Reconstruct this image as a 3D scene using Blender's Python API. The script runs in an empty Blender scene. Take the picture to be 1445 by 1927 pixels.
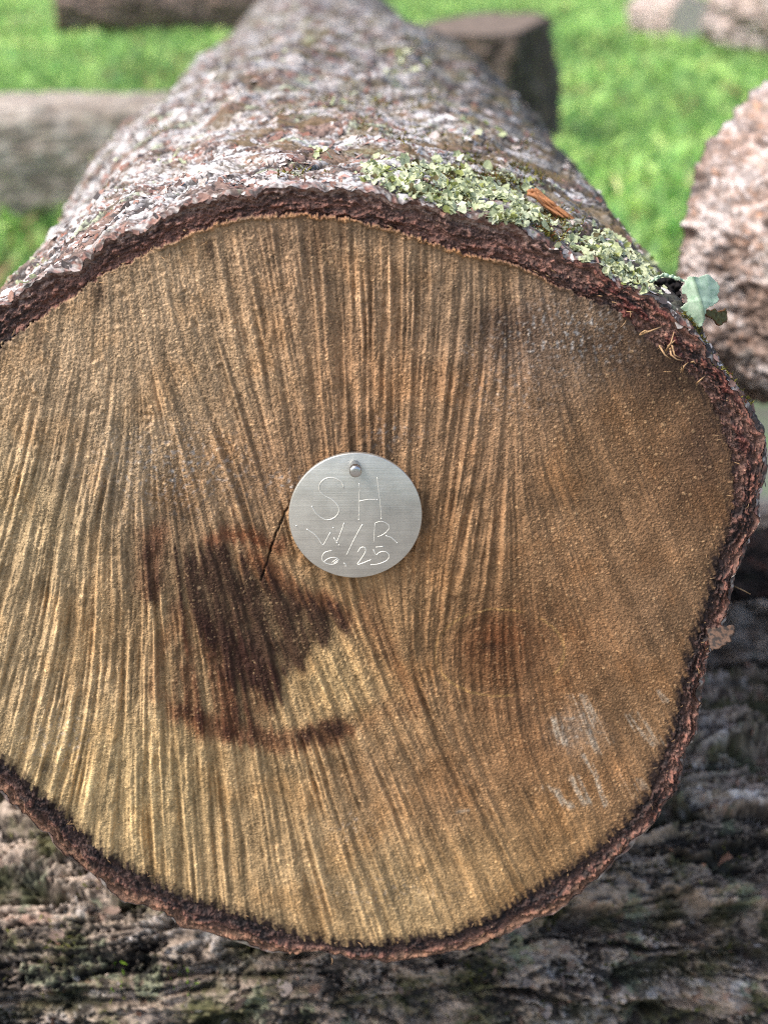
import bpy, math
import numpy as np
from mathutils import Matrix, Vector

# ------------------------------------------------------------------ camera, sky, sun, exposure
S = bpy.context.scene
COL = S.collection
PW, PH, FPX = 1445.0, 1927.0, 2950.0          # photograph frame and focal length in its pixels
PITCH, YAW = math.radians(20.4), math.radians(2.18)
ZC = 0.335                                     # height of the cut face's centre above the ground
DIST = 0.448
DIR = np.array([math.sin(YAW)*math.cos(PITCH), math.cos(YAW)*math.cos(PITCH), -math.sin(PITCH)])
RIGHT = np.array([math.cos(YAW), -math.sin(YAW), 0.0])
UP = np.cross(RIGHT, DIR)
CAM = np.array([0, 0, ZC]) - DIST*DIR

cd = bpy.data.cameras.new('camera')
cam = bpy.data.objects.new('camera', cd)
COL.objects.link(cam)
cam.matrix_world = Matrix(((RIGHT[0], UP[0], -DIR[0], CAM[0]), (RIGHT[1], UP[1], -DIR[1], CAM[1]),
                           (RIGHT[2], UP[2], -DIR[2], CAM[2]), (0, 0, 0, 1)))
cd.sensor_fit = 'AUTO'; cd.sensor_width = 36.0
cd.lens = 36.0*FPX/PH
cd.clip_start = 0.02; cd.clip_end = 500
cd.dof.use_dof = True
cd.dof.focus_distance = 0.445
cd.dof.aperture_fstop = cd.lens/4.4
S.camera = cam

SUN_EL, SUN_AZ = math.radians(52), math.radians(-112)   # azimuth of the sun seen from above, 0 = behind the log, negative = left
w = bpy.data.worlds.new('World'); S.world = w; w.use_nodes = True
nt = w.node_tree
sky = nt.nodes.new('ShaderNodeTexSky'); sky.sky_type = 'NISHITA'; sky.sun_disc = False
sky.sun_elevation = SUN_EL; sky.sun_rotation = SUN_AZ
sky.air_density = 1.0; sky.dust_density = 3.0; sky.ozone_density = 0.6
bg = nt.nodes['Background']; bg.inputs['Strength'].default_value = 0.15
nt.links.new(sky.outputs['Color'], bg.inputs['Color'])
sl = bpy.data.lights.new('sun', 'SUN'); sl.energy = 2.0; sl.angle = math.radians(18); sl.color = (1.0, 0.97, 0.94)
so = bpy.data.objects.new('sun', sl); COL.objects.link(so)
sd = Vector((math.sin(SUN_AZ)*math.cos(SUN_EL), math.cos(SUN_AZ)*math.cos(SUN_EL), math.sin(SUN_EL)))
so.rotation_euler = (-sd).to_track_quat('-Z', 'Y').to_euler()
S.view_settings.view_transform = 'Standard'; S.view_settings.look = 'None'
S.view_settings.exposure = 0.95; S.view_settings.gamma = 1.0
S.render.engine = 'CYCLES'
S.cycles.max_bounces = 5; S.cycles.diffuse_bounces = 3; S.cycles.glossy_bounces = 2
S.cycles.transparent_max_bounces = 4
S.cycles.use_denoising = False
S.cycles.use_adaptive_sampling = False
S.cycles.filter_width = 1.1

# ------------------------------------------------------------------ helpers
rng = np.random.default_rng(7)

def project(P):
    r = P - CAM
    d = r @ DIR
    return PW/2 + FPX*(r @ RIGHT)/d, PH/2 - FPX*(r @ UP)/d

def ray(px, py):
    return DIR + RIGHT*((px-PW/2)/FPX) + UP*((PH/2-py)/FPX)

def on_y(px, py, y=0.0):
    d = ray(px, py); return CAM + d*((y-CAM[1])/d[1])

def on_ground(px, py, z=0.0):
    d = ray(px, py); return CAM + d*((z-CAM[2])/d[2])

def at_depth(px, py, t):
    return CAM + ray(px, py)*t

def lin(c):
    c = np.asarray(c, float)/255.0
    return np.where(c <= 0.04045, c/12.92, ((c+0.055)/1.055)**2.4)

_pr = np.random.default_rng(99)
PERM = np.concatenate([_pr.permutation(1024)]*2).astype(np.int32)
_ga = _pr.random(1024)*2*math.pi
GRX, GRY = np.cos(_ga).astype(np.float32), np.sin(_ga).astype(np.float32)
RND = _pr.random(1024).astype(np.float32)

def lattice(ix, iy, seed):
    return PERM[PERM[(ix+seed*37) & 1023]+((iy+seed*101) & 1023)]

def hash2(ix, iy, seed):
    return RND[lattice(ix.astype(np.int32), iy.astype(np.int32), seed)]

def noise(x, y, seed=0):
    """gradient noise, about -1..1"""
    x, y = np.broadcast_arrays(np.asarray(x, np.float32), np.asarray(y, np.float32))
    ix = np.floor(x).astype(np.int32); iy = np.floor(y).astype(np.int32); fx = x-ix.astype(np.float32); fy = y-iy.astype(np.float32)
    u = fx*fx*fx*(fx*(fx*6-15)+10); v = fy*fy*fy*(fy*(fy*6-15)+10)
    def g(a, b):
        k = lattice(ix+a, iy+b, seed)
        return GRX[k]*(fx-a) + GRY[k]*(fy-b)
    a = g(0, 0); b = g(1, 0); c = g(0, 1); d = g(1, 1)
    return ((a+(b-a)*u)*(1-v) + (c+(d-c)*u)*v)*1.5

def fbm(x, y, seed=0, o=4, gain=0.5):
    r = 0; a = 1.0; t = 0
    for k in range(o):
        r = r + a*noise(x*2**k+17.3*k, y*2**k-9.1*k, seed+k*31); t += a; a *= gain
    return r/t*1.4

def worley(x, y, seed=0):
    x = np.asarray(x, np.float32); y = np.asarray(y, np.float32)
    ix = np.floor(x); iy = np.floor(y)
    f1 = np.full(x.shape, 9.0, np.float32); f2 = f1.copy()
    cid = np.zeros(x.shape); ox = np.zeros(x.shape); oy = np.zeros(x.shape)
    for a in (-1, 0, 1):
        for b in (-1, 0, 1):
            cx = ix+a+0.1+0.8*hash2(ix+a, iy+b, seed); cy = iy+b+0.1+0.8*hash2(ix+a, iy+b, seed+5)
            dx = x-cx; dy = y-cy; d = np.sqrt(dx*dx+dy*dy)
            c = d < f1
            f2 = np.where(c, f1, np.minimum(f2, d))
            cid = np.where(c, hash2(ix+a, iy+b, seed+11), cid).astype(np.float32)
            ox = np.where(c, dx, ox); oy = np.where(c, dy, oy)
            f1 = np.where(c, d, f1)
    return f1, f2, cid, ox, oy

def sstep(a, b, x):
    t = np.clip((x-a)/(b-a), 0, 1); return t*t*(3-2*t)

def mixc(a, b, t):
    return a*(1-t[..., None]) + np.asarray(b)*t[..., None]

def poly_sd(X, Y, pts):
    """signed distance to a closed polygon, positive inside"""
    pts = np.asarray(pts, float); n = len(pts)
    d = np.full(X.shape, 1e9); ins = np.zeros(X.shape, bool)
    for i in range(n):
        ax, ay = pts[i]; bx, by = pts[(i+1) % n]
        ex, ey = bx-ax, by-ay; wx, wy = X-ax, Y-ay
        t = np.clip((wx*ex+wy*ey)/(ex*ex+ey*ey+1e-12), 0, 1)
        d = np.minimum(d, (wx-ex*t)**2+(wy-ey*t)**2)
        if ay != by:
            c = ((ay > Y) != (by > Y)) & (X < (bx-ax)*(Y-ay)/(by-ay)+ax)
            ins ^= c
    d = np.sqrt(d); return np.where(ins, d, -d)

def line_d(X, Y, pts):
    d = np.full(X.shape, 1e9)
    for (ax, ay), (bx, by) in zip(pts[:-1], pts[1:]):
        ex, ey = bx-ax, by-ay; wx, wy = X-ax, Y-ay
        t = np.clip((wx*ex+wy*ey)/(ex*ex+ey*ey+1e-12), 0, 1)
        d = np.minimum(d, (wx-ex*t)**2+(wy-ey*t)**2)
    return np.sqrt(d)

def mesh_np(name, V, polys, mat, parent=None, col=None, smooth=True):
    """polys: int array (n,3) or (n,4), or a list of such arrays"""
    if not isinstance(polys, (list, tuple)): polys = [polys]
    me = bpy.data.meshes.new(name)
    V = np.ascontiguousarray(V, np.float32)
    me.vertices.add(len(V)); me.vertices.foreach_set('co', V.ravel())
    idx = np.concatenate([p.ravel() for p in polys]).astype(np.int32)
    tot = np.concatenate([np.full(len(p), p.shape[1]) for p in polys]).astype(np.int32)
    st = np.concatenate([[0], np.cumsum(tot)[:-1]]).astype(np.int32)
    me.loops.add(len(idx)); me.loops.foreach_set('vertex_index', idx)
    me.polygons.add(len(tot)); me.polygons.foreach_set('loop_start', st)
    me.polygons.foreach_set('loop_total', tot)
    me.polygons.foreach_set('use_smooth', np.full(len(tot), smooth))
    me.update(calc_edges=True)
    if col is not None:
        a = me.attributes.new('Col', 'FLOAT_COLOR', 'POINT')
        c = np.ones((len(V), 4), np.float32); c[:, :3] = np.clip(col, 0.002, 0.9)
        a.data.foreach_set('color', c.ravel())
    me.materials.append(mat)
    o = bpy.data.objects.new(name, me); COL.objects.link(o)
    if parent is not None: o.parent = parent
    return o

def empty(name, loc=(0, 0, 0)):
    o = bpy.data.objects.new(name, None); o.location = loc; COL.objects.link(o)
    o.empty_display_size = 0.05
    return o

def tag(o, label=None, cat=None, group=None, kind=None):
    if label: o['label'] = label
    if cat: o['category'] = cat
    if group: o['group'] = group
    if kind: o['kind'] = kind
    return o

def adopt(o, parent):
    """parent a mesh given in world coordinates to an Empty that has a location"""
    o.parent = parent
    o.matrix_parent_inverse = Matrix.Translation(-Vector(parent.location))
    return o

def grid_quads(nr, nc, wrap=False):
    i = np.arange(nr-1)[:, None]; j = np.arange(nc if wrap else nc-1)[None, :]
    j2 = (j+1) % nc
    return np.stack([i*nc+j, i*nc+j2, (i+1)*nc+j2, (i+1)*nc+j], -1).reshape(-1, 4)

def keep(V, C, q):
    u, inv = np.unique(q, return_inverse=True)
    return V[u], C[u], inv.reshape(q.shape)

def material(name, rough=0.7, spec=0.4, metallic=0.0, scale=900.0, bump=0.3, bdist=0.0003, var=0.25, color=None,
             trans=0.0):
    m = bpy.data.materials.new(name); m.use_nodes = True
    t = m.node_tree; p = t.nodes['Principled BSDF']
    p.inputs['Roughness'].default_value = rough
    p.inputs['Specular IOR Level'].default_value = spec
    p.inputs['Metallic'].default_value = metallic
    tc = t.nodes.new('ShaderNodeTexCoord')
    n = t.nodes.new('ShaderNodeTexNoise'); n.inputs['Scale'].default_value = scale
    n.inputs['Detail'].default_value = 4.0; n.inputs['Roughness'].default_value = 0.65
    t.links.new(tc.outputs['Object'], n.inputs['Vector'])
    mr = t.nodes.new('ShaderNodeMapRange')
    mr.inputs['From Min'].default_value = 0.25; mr.inputs['From Max'].default_value = 0.75
    mr.inputs['To Min'].default_value = 1-var; mr.inputs['To Max'].default_value = 1+var
    t.links.new(n.outputs['Fac'], mr.inputs['Value'])
    vm = t.nodes.new('ShaderNodeVectorMath'); vm.operation = 'MULTIPLY'
    if color is None:
        at = t.nodes.new('ShaderNodeAttribute'); at.attribute_name = 'Col'
        t.links.new(at.outputs['Color'], vm.inputs[0])
    else:
        vm.inputs[0].default_value = tuple(color)
    t.links.new(mr.outputs['Result'], vm.inputs[1])
    t.links.new(vm.outputs['Vector'], p.inputs['Base Color'])
    if bump > 0:
        b = t.nodes.new('ShaderNodeBump'); b.inputs['Strength'].default_value = bump
        b.inputs['Distance'].default_value = bdist
        t.links.new(n.outputs['Fac'], b.inputs['Height']); t.links.new(b.outputs['Normal'], p.inputs['Normal'])
    if trans > 0:
        tr = t.nodes.new('ShaderNodeBsdfTranslucent'); mx = t.nodes.new('ShaderNodeMixShader')
        mx.inputs['Fac'].default_value = trans
        t.links.new(vm.outputs['Vector'], tr.inputs['Color'])
        t.links.new(p.outputs['BSDF'], mx.inputs[1]); t.links.new(tr.outputs['BSDF'], mx.inputs[2])
        t.links.new(mx.outputs['Shader'], t.nodes['Material Output'].inputs['Surface'])
    return m

M_wood = material('sawn_wood', 0.78, 0.22, scale=2600, bump=0.35, bdist=0.00015, var=0.22)
M_bark = material('bark', 0.75, 0.35, scale=1500, bump=0.5, bdist=0.0003, var=0.3)
M_flake = material('bark_flake', 0.7, 0.4, scale=1800, bump=0.3, bdist=0.0002, var=0.25)
M_lichen = material('lichen', 0.85, 0.2, scale=1400, bump=0.2, bdist=0.0002, var=0.15, trans=0.2)
M_moss = material('moss', 0.9, 0.15, scale=1200, bump=0.0, var=0.3, trans=0.25)
M_grass = material('grass', 0.5, 0.4, scale=60, bump=0.0, var=0.25, trans=0.45)

# ------------------------------------------------------------------ ground and grass
def ground():
    n = 60
    a = np.linspace(0, 2*math.pi, 97)[:-1]
    r = np.concatenate([[0.02], np.geomspace(0.15, 300, n)])
    X = r[:, None]*np.cos(a); Y = 2+r[:, None]*np.sin(a)
    Z = 0.012*fbm(X*1.2, Y*1.2, 3, 3)*np.clip(1-r[:, None]/60, 0, 1) - 0.012
    V = np.stack([X, Y, Z], -1).reshape(-1, 3)
    m = bpy.data.materials.new('turf_soil'); m.use_nodes = True
    t = m.node_tree; p = t.nodes['Principled BSDF']; p.inputs['Roughness'].default_value = 0.9
    tc = t.nodes.new('ShaderNodeTexCoord')
    nz = t.nodes.new('ShaderNodeTexNoise'); nz.inputs['Scale'].default_value = 14; nz.inputs['Detail'].default_value = 6
    cr = t.nodes.new('ShaderNodeValToRGB')
    e = cr.color_ramp.elements
    e[0].position = 0.35; e[0].color = (0.045, 0.06, 0.018, 1)
    e[1].position = 0.7; e[1].color = (0.10, 0.22, 0.035, 1)
    c2 = t.nodes.new('ShaderNodeValToRGB'); e = c2.color_ramp.elements
    e[0].position = 0.3; e[0].color = (0.15, 0.13, 0.11, 1)
    e[1].position = 0.75; e[1].color = (0.34, 0.31, 0.27, 1)
    # trodden bare earth added round the pile for neutral bounce light, lawn beyond
    mp = t.nodes.new('ShaderNodeMapping'); mp.inputs['Location'].default_value = (0, 0.55, 0); mp.inputs['Scale'].default_value = (.35, .42, .42)
    ln = t.nodes.new('ShaderNodeVectorMath'); ln.operation = 'LENGTH'
    ad = t.nodes.new('ShaderNodeMath'); ad.operation = 'MULTIPLY_ADD'; ad.inputs[1].default_value = .35
    mr = t.nodes.new('ShaderNodeMapRange'); mr.inputs['From Min'].default_value = 1.1; mr.inputs['From Max'].default_value = 1.3
    mx = t.nodes.new('ShaderNodeMix'); mx.data_type = 'RGBA'
    L = t.links.new
    L(tc.outputs['Object'], nz.inputs['Vector']); L(nz.outputs['Fac'], cr.inputs['Fac']); L(nz.outputs['Fac'], c2.inputs['Fac'])
    L(tc.outputs['Object'], mp.inputs['Vector']); L(mp.outputs['Vector'], ln.inputs[0]); L(nz.outputs['Fac'], ad.inputs[0]); L(ln.outputs['Value'], ad.inputs[2])
    L(ad.outputs[0], mr.inputs['Value']); L(mr.outputs['Result'], mx.inputs[0]); L(c2.outputs['Color'], mx.inputs[6]); L(cr.outputs['Color'], mx.inputs[7])
    L(mx.outputs[2], p.inputs['Base Color'])
    o = mesh_np('ground', V, grid_quads(len(r), len(a), True), m)
    tag(o, kind='structure')

def grass():
    N = 90000
    d = 1.9+12.5*rng.random(N)**1.35
    x = (rng.random(N)*2-1)*(0.35*d+0.7)
    y = d-0.42
    cl = 0.5+0.5*fbm(x*2.2, y*1.6, 41, 3)
    k = rng.random(N) < np.clip(0.35+0.9*cl, 0, 1)
    x, y, cl, d = x[k], y[k], cl[k], d[k]; N = len(x)
    h = (0.03+0.05*rng.random(N))*(0.7+0.5*cl); wd = (0.003+0.006*rng.random(N))*(1+d*0.12)
    an = rng.random(N)*2*math.pi; lean = (0.2+0.9*rng.random(N))*h
    la = rng.random(N)*2*math.pi
    base = np.stack([x, y, np.full(N, -0.014)], -1)
    side = np.stack([np.cos(an), np.sin(an), np.zeros(N)], -1)*wd[:, None]
    ld = np.stack([np.cos(la), np.sin(la), np.zeros(N)], -1)*lean[:, None]
    upv = np.stack([np.zeros(N), np.zeros(N), h], -1)
    mid = base+upv*0.65+ld*0.35; tip = base+upv*0.95+ld
    V = np.stack([base-side*0.6, base+side*0.6, mid+side, mid-side, tip], 1).reshape(-1, 3)
    o5 = (np.arange(N)*5)[:, None]
    q = o5+np.array([[0, 1, 2, 3]]); tr = o5+np.array([[3, 2, 4]])
    hue = rng.random(N)[:, None]; br = (0.65+1.1*rng.random(N)*(0.5+cl))[:, None]
    c = (lin((92, 138, 74))*(1-hue)+lin((178, 208, 118))*hue)*br*np.clip(1.05+.5*fbm(x*.9, y*.7, 43, 2), .5, 1.6)[:, None]
    dry = rng.random(N) < np.clip(.04+.35*(fbm(x*1.1, y*.6, 44, 3)-.25), .03, .5)
    c[dry] = lin((150, 130, 85))
    o = mesh_np('grass', V, [q, tr], M_grass, None, np.repeat(c, 5, 0))
    tag(o, 'short bright green grass of the lawn around the log pile', 'grass', kind='stuff')
ground(); grass()

# ------------------------------------------------------------------ the cut face, in the photograph's pixel frame on the plane y = 0
WOOD = [(0, 652), (100, 585), (199, 514), (250, 492), (289, 471), (345, 446), (399, 425), (450, 412), (498, 405), (573, 401), (648, 410),
        (717, 427), (800, 452), (874, 477), (974, 500), (1034, 530), (1099, 560), (1163, 586), (1223, 640), (1288, 690),
        (1333, 742), (1363, 810), (1375, 860), (1380, 900), (1378, 952), (1370, 1004), (1350, 1056), (1342, 1102), (1329, 1146),
        (1306, 1211), (1290, 1276), (1280, 1328), (1268, 1380), (1250, 1418), (1223, 1495), (1173, 1559), (1114, 1609),
        (1024, 1669), (934, 1724), (850, 1759), (725, 1779), (648, 1782), (573, 1769), (448, 1724), (349, 1694),
        (274, 1654), (199, 1614), (125, 1544), (75, 1500), (0, 1430), (-70, 1330), (-115, 1200), (-130, 1050), (-120, 900),
        (-85, 770)]
OUTER = [(0, 582), (100, 508), (199, 444), (260, 424), (319, 402), (349, 386), (448, 362), (498, 346), (560, 345), (623, 349), (717, 360),
         (830, 385), (939, 415), (1010, 445), (1069, 475), (1150, 508), (1223, 545), (1265, 580), (1298, 614), (1363, 699), (1418, 774), (1440, 830),
         (1443, 880), (1435, 939), (1430, 986), (1412, 1014), (1407, 1045), (1385, 1087), (1376, 1133), (1363, 1160), (1342, 1211),
         (1329, 1263), (1319, 1315), (1308, 1380), (1293, 1415), (1268, 1500), (1218, 1562), (1163, 1624), (1074, 1694),
         (964, 1759), (909, 1784), (775, 1804), (698, 1811), (598, 1798), (530, 1796), (448, 1782), (349, 1752), (309, 1722),
         (209, 1684), (179, 1654), (120, 1614), (90, 1582), (35, 1530), (0, 1490), (-90, 1390), (-150, 1230), (-170, 1050),
         (-155, 880), (-105, 720)]
STEP = 2.0
GX = np.arange(-230, 1520, STEP); GY = np.arange(320, 1850, STEP)
FX, FY = np.meshgrid(GX, GY)

def bil(F, X, Y):
    u = np.clip((X-GX[0])/STEP, 0, len(GX)-1.001); v = np.clip((Y-GY[0])/STEP, 0, len(GY)-1.001)
    i = u.astype(int); j = v.astype(int); a = u-i; b = v-j
    if F.ndim == 3: a = a[..., None]; b = b[..., None]
    return (F[j, i]*(1-a)+F[j, i+1]*a)*(1-b) + (F[j+1, i]*(1-a)+F[j+1, i+1]*a)*b

def idw(pts, power=3.0, eps=60.0):
    pts = np.asarray(pts, float)
    w = np.zeros(FX.shape); acc = np.zeros(FX.shape+(pts.shape[1]-2,))
    for p in pts:
        k = 1.0/((FX-p[0])**2+(FY-p[1])**2+eps**2)**(power/2)
        w += k; acc += k[..., None]*p[2:]
    return acc/w[..., None]

# how the saw marks run: x, y, dx/dy
SLOPES = [(690, 600, 0.0), (690, 450, 0.0), (690, 780, 0.0), (500, 640, .24), (545, 560, .18), (590, 700, .12), (400, 470, .2), (330, 700, .5), (390, 780, .5), (440, 880, .42),
          (60, 690, -.3), (60, 900, -.3), (200, 880, -.3), (230, 720, -.2), (752, 700, -.03), (800, 700, -.1), (845, 670, -.13), (885, 740, -.26),
          (900, 900, -.3), (870, 1000, -.3), (1170, 740, .48), (1050, 700, .3), (1050, 950, .5), (1150, 900, .5), (1280, 900, .42), (1200, 1100, .55),
          (400, 1080, .26), (510, 1130, .48), (615, 1150, .45), (660, 1250, .53), (240, 1200, -.1), (370, 1250, .1), (300, 1080, .08),
          (100, 1455, -.4), (60, 1250, -.3), (-60, 1100, -.4), (165, 1455, -.2), (268, 1500, 0.), (320, 1550, .08), (395, 1500, .1), (450, 1600, .1), (560, 1600, .2), (675, 1560, .42),
          (740, 1650, .35), (800, 1560, .42), (890, 1570, .46), (940, 1540, .6), (1120, 1490, .5), (1120, 1270, .68), (820, 1200, -.33),
          (870, 1150, -.3), (900, 1250, -.1), (970, 1340, -.02), (1030, 1350, .18), (1090, 1400, .38), (740, 1250, .6), (760, 1350, .62), (850, 1400, .55), (1200, 1350, .6)]
PHI = np.arctan(idw(SLOPES, 3.0, 70)[..., 0])
DX, DY = np.sin(PHI), np.cos(PHI)

def lic(src, steps):
    F = src
    for s in steps:
        F = (bil(F, FX-DX*s, FY-DY*s)+F+bil(F, FX+DX*s, FY+DY*s))/3
    return (F-F.mean())/F.std()

def pxnoise(scale, seed): return noise(FX/scale+50, FY/scale+50, seed)
L1 = lic(pxnoise(14, 1)+0.75*pxnoise(30, 8), (4, 12, 36, 60, 60))                  # broad saw ridges
L2 = lic(pxnoise(8.5, 2), (3, 9, 27, 50))                    # narrow ridges
L3 = lic(pxnoise(5.0, 3), (2, 5, 12, 24))                    # fine fibres
L4 = lic(pxnoise(30, 4), (6, 18, 50, 80))                  # broad colour bands
RIDGE = idw([(690, 620, 1.0), (520, 650, .75), (850, 650, .8), (250, 650, .15), (120, 650, .18), (330, 800, .7), (100, 900, .9), (1050, 650, .12), (1200, 900, .14),
             (1250, 1100, .1), (1050, 900, .2), (880, 950, .9), (450, 1050, .9), (550, 1200, .9), (250, 1250, 1.1), (100, 1300, 1.0), (300, 1550, 1.1),
             (550, 1550, .9), (800, 1550, .7), (650, 1300, .8), (950, 1230, .35), (1100, 1400, .3), (1150, 1250, .16), (950, 1650, .4), (800, 1180, .8), (90, 1450, .9)], 3, 60)[..., 0]
BASE = idw([(a, b)+tuple(lin(c)) for a, b, c in [
    (690, 480, (150, 118, 82)), (560, 470, (140, 110, 78)), (300, 560, (158, 130, 94)), (120, 680, (160, 132, 95)), (400, 700, (150, 122, 86)), (690, 700, (150, 112, 72)),
    (900, 560, (142, 114, 82)), (1000, 640, (118, 94, 74)), (1120, 650, (122, 98, 72)), (950, 800, (148, 112, 74)), (1200, 780, (122, 88, 52)), (1280, 900, (112, 80, 48)), (1080, 900, (132, 97, 58)),
    (200, 870, (146, 124, 92)), (60, 980, (165, 140, 96)), (350, 950, (140, 110, 74)), (100, 1250, (172, 144, 98)), (250, 1200, (158, 126, 80)), (150, 1450, (182, 154, 100)), (300, 1500, (176, 148, 94)),
    (480, 1500, (166, 134, 84)), (560, 1650, (166, 136, 88)), (640, 1270, (178, 148, 92)), (720, 1200, (146, 108, 62)), (850, 1200, (140, 103, 58)), (930, 1230, (120, 80, 44)), (1100, 1200, (142, 100, 56)),
    (1230, 1150, (128, 96, 62)), (1000, 1400, (138, 95, 50)), (1150, 1480, (138, 102, 62)), (1050, 1580, (150, 112, 62)), (850, 1480, (144, 106, 64)), (900, 1640, (168, 132, 78)), (760, 1700, (172, 142, 90)),
    (700, 1450, (154, 118, 74)), (1220, 1350, (130, 96, 58)), (780, 980, (136, 100, 60)), (520, 880, (140, 106, 70))]], 3.2, 70)

WARPX = 10*noise(FX/60, FY/60, 71)+5*noise(FX/22, FY/22, 72)
WARPY = 14*noise(FX/50, FY/70, 73)+3.5*L2+2*L3
WX, WY = FX+WARPX, FY+WARPY
def blob(cx, cy, rx, ry, rot=0.0):
    c, s = math.cos(rot), math.sin(rot)
    u = ((WX-cx)*c+(WY-cy)*s)/rx; v = (-(WX-cx)*s+(WY-cy)*c)/ry
    return np.exp(-(u*u+v*v))

def stains():
    C = BASE*np.array([1.02, .98, .96])
    C = C*.82+C.mean(-1, keepdims=True)*np.array([1.06, 1.0, .92])*.22
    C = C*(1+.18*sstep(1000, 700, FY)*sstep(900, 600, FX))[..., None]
    # streaks of weathering along the saw marks
    C = C*np.exp((0.13*L2+0.12*L3+0.06*L1)*np.clip(RIDGE*.9, .08, .95))[..., None]*np.exp(0.10*L4)[..., None]
    mott = fbm(FX/70, FY/70, 90, 4)
    C = C*np.clip(1+0.30*mott+.22*fbm(FX/28, FY/34, 91, 3), .4, 1.6)[..., None]
    warm = sstep(0.0, 0.6, fbm(FX/110, FY/110, 95, 3))
    C = mixc(C, C*np.array([1.06, .95, .82]), warm*0.6)
    red, black = lin((104, 50, 27)), lin((50, 30, 24))
    # red-brown halo of the stain
    halo = np.maximum.reduce([sstep(30, 0, line_d(WX, WY, [(395, 1020), (450, 1005), (525, 1030)])),
                              sstep(34, 6, line_d(WX, WY, [(470, 1050), (560, 1110), (650, 1165)]))*.9,
                              sstep(26, 0, line_d(WX, WY, [(335, 1150), (300, 1230), (290, 1300), (350, 1345)]))*.55,
                              sstep(34, 6, line_d(WX, WY, [(330, 1340), (400, 1370), (490, 1392), (570, 1390), (650, 1375)]))*.9,
                              sstep(40, 0, line_d(WX, WY, [(640, 1375), (700, 1350), (770, 1325)]))*.4,
                              sstep(30, 0, line_d(WX, WY, [(690, 1130), (730, 1230), (790, 1320)]))*.45,
                              sstep(45, 5, line_d(WX, WY, [(290, 1010), (285, 1100)]))*.8])
    C = mixc(C, red, np.clip(halo, 0, 1)*0.66)
    core = 8*L1*.5+5*L2+4*L3*.6+poly_sd(WX, WY, [(350, 1045), (385, 1035), (440, 1040), (500, 1085), (560, 1115), (655, 1163), (632, 1198), (585, 1228), (560, 1268),
                            (512, 1318), (450, 1300), (400, 1230), (360, 1150), (335, 1090)])
    brn = poly_sd(WX, WY, [(350, 1130), (430, 1180), (530, 1270), (505, 1330), (500, 1395), (400, 1380), (330, 1345), (335, 1240)])
    C = mixc(C, lin((84, 48, 30)), np.clip(sstep(-20, 18, brn+6*L2)*(.72+.25*L1+.15*L4), 0, .92))
    dark = np.maximum.reduce([sstep(-17, 15, core),
                              sstep(22, 2, line_d(WX, WY, [(345, 1335), (400, 1365), (480, 1386), (500, 1390)]))*.5,
                              sstep(24, 2, line_d(WX, WY, [(575, 1388), (640, 1372)]))*.9, sstep(18, 2, line_d(WX, WY, [(500, 1390), (575, 1388)]))*.2,
                              sstep(30, 2, line_d(WX, WY, [(470, 1290), (455, 1340), (470, 1390)]))*.5,
                              sstep(26, 4, line_d(WX, WY, [(283, 1035), (292, 1120)]))*.75,
                              sstep(22, 2, line_d(WX, WY, [(325, 1050), (330, 1130), (345, 1180)]))*.6])
    dark = np.clip(dark*(.95+.2*L1+.12*L2+.25*noise(FX/40, FY/50, 78)), 0, 1)
    C = mixc(C, black, np.clip(dark, 0, .9))
    # knot on the right
    C = mixc(C, lin((98, 52, 26)), np.clip(blob(930, 1200, 70, 46), 0, 1)*.65)
    C = mixc(C, lin((52, 34, 24)), np.clip(blob(922, 1222, 20, 12), 0, 1)*.8)
    C = mixc(C, lin((92, 60, 36)), np.clip(blob(960, 1260, 75, 50), 0, 1)*.5)
    el = np.abs(np.sqrt(((FX-940)/122)**2+((FY-1228)/82)**2)-1)*95
    C = mixc(C, lin((190, 150, 92)), sstep(3.5, 0, el)*.6*sstep(-.3, .3, noise(FX/60, FY/60, 33)+.2))
    kr = np.sqrt(((FX-935)/1.25)**2+((FY-1222)/.9)**2)+7*noise(FX/40, FY/40, 34)+2*L3
    kc = sstep(165, 90, kr)
    C = C*(1-.16*kc*sstep(.35, 1, np.sin(kr/4.2+1.5*noise(FX/60, FY/60, 35))))[..., None]
    for k_, kk in ((40, .35), (66, .4), (128, .4)): C = mixc(C, lin((84, 52, 30)), sstep(5, 0, np.abs(kr-k_))*kk)
    # growth rings, faint, in the right half
    rr = np.sqrt((FX-935)**2+((FY-1225)*1.1)**2)+12*noise(FX/90, FY/90, 61)
    C = C*(1+0.05*np.sin(rr/7.0)*sstep(420, 120, rr))[..., None]
    # bruises and rot spots
    for cx, cy, rx, ry, k in [(400, 470, 13, 16, .8), (182, 550, 20, 22, .85), (80, 640, 10, 22, .7), (592, 440, 22, 44, .55), (650, 455, 16, 24, .65), (520, 440, 28, 26, .45),
                              (965, 605, 60, 36, .7), (1160, 640, 80, 46, .65), (1250, 700, 80, 60, .75), (1325, 830, 46, 100, .7), (925, 640, 40, 60, .55),
                              (330, 960, 40, 60, .3), (700, 830, 90, 24, .4), (250, 1090, 30, 60, .35), (1245, 1440, 22, 16, .8), (90, 1450, 20, 12, .5), (990, 1350, 24, 50, .4), (650, 620, 70, 40, .25), (660, 790, 60, 40, .3)]:
        C = mixc(C, lin((58, 42, 34)), np.clip(blob(cx, cy, rx, ry), 0, 1)*k)
    # pale mould
    mo = sstep(.1, .75, fbm(FX/9, FY/9, 120, 3))
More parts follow.
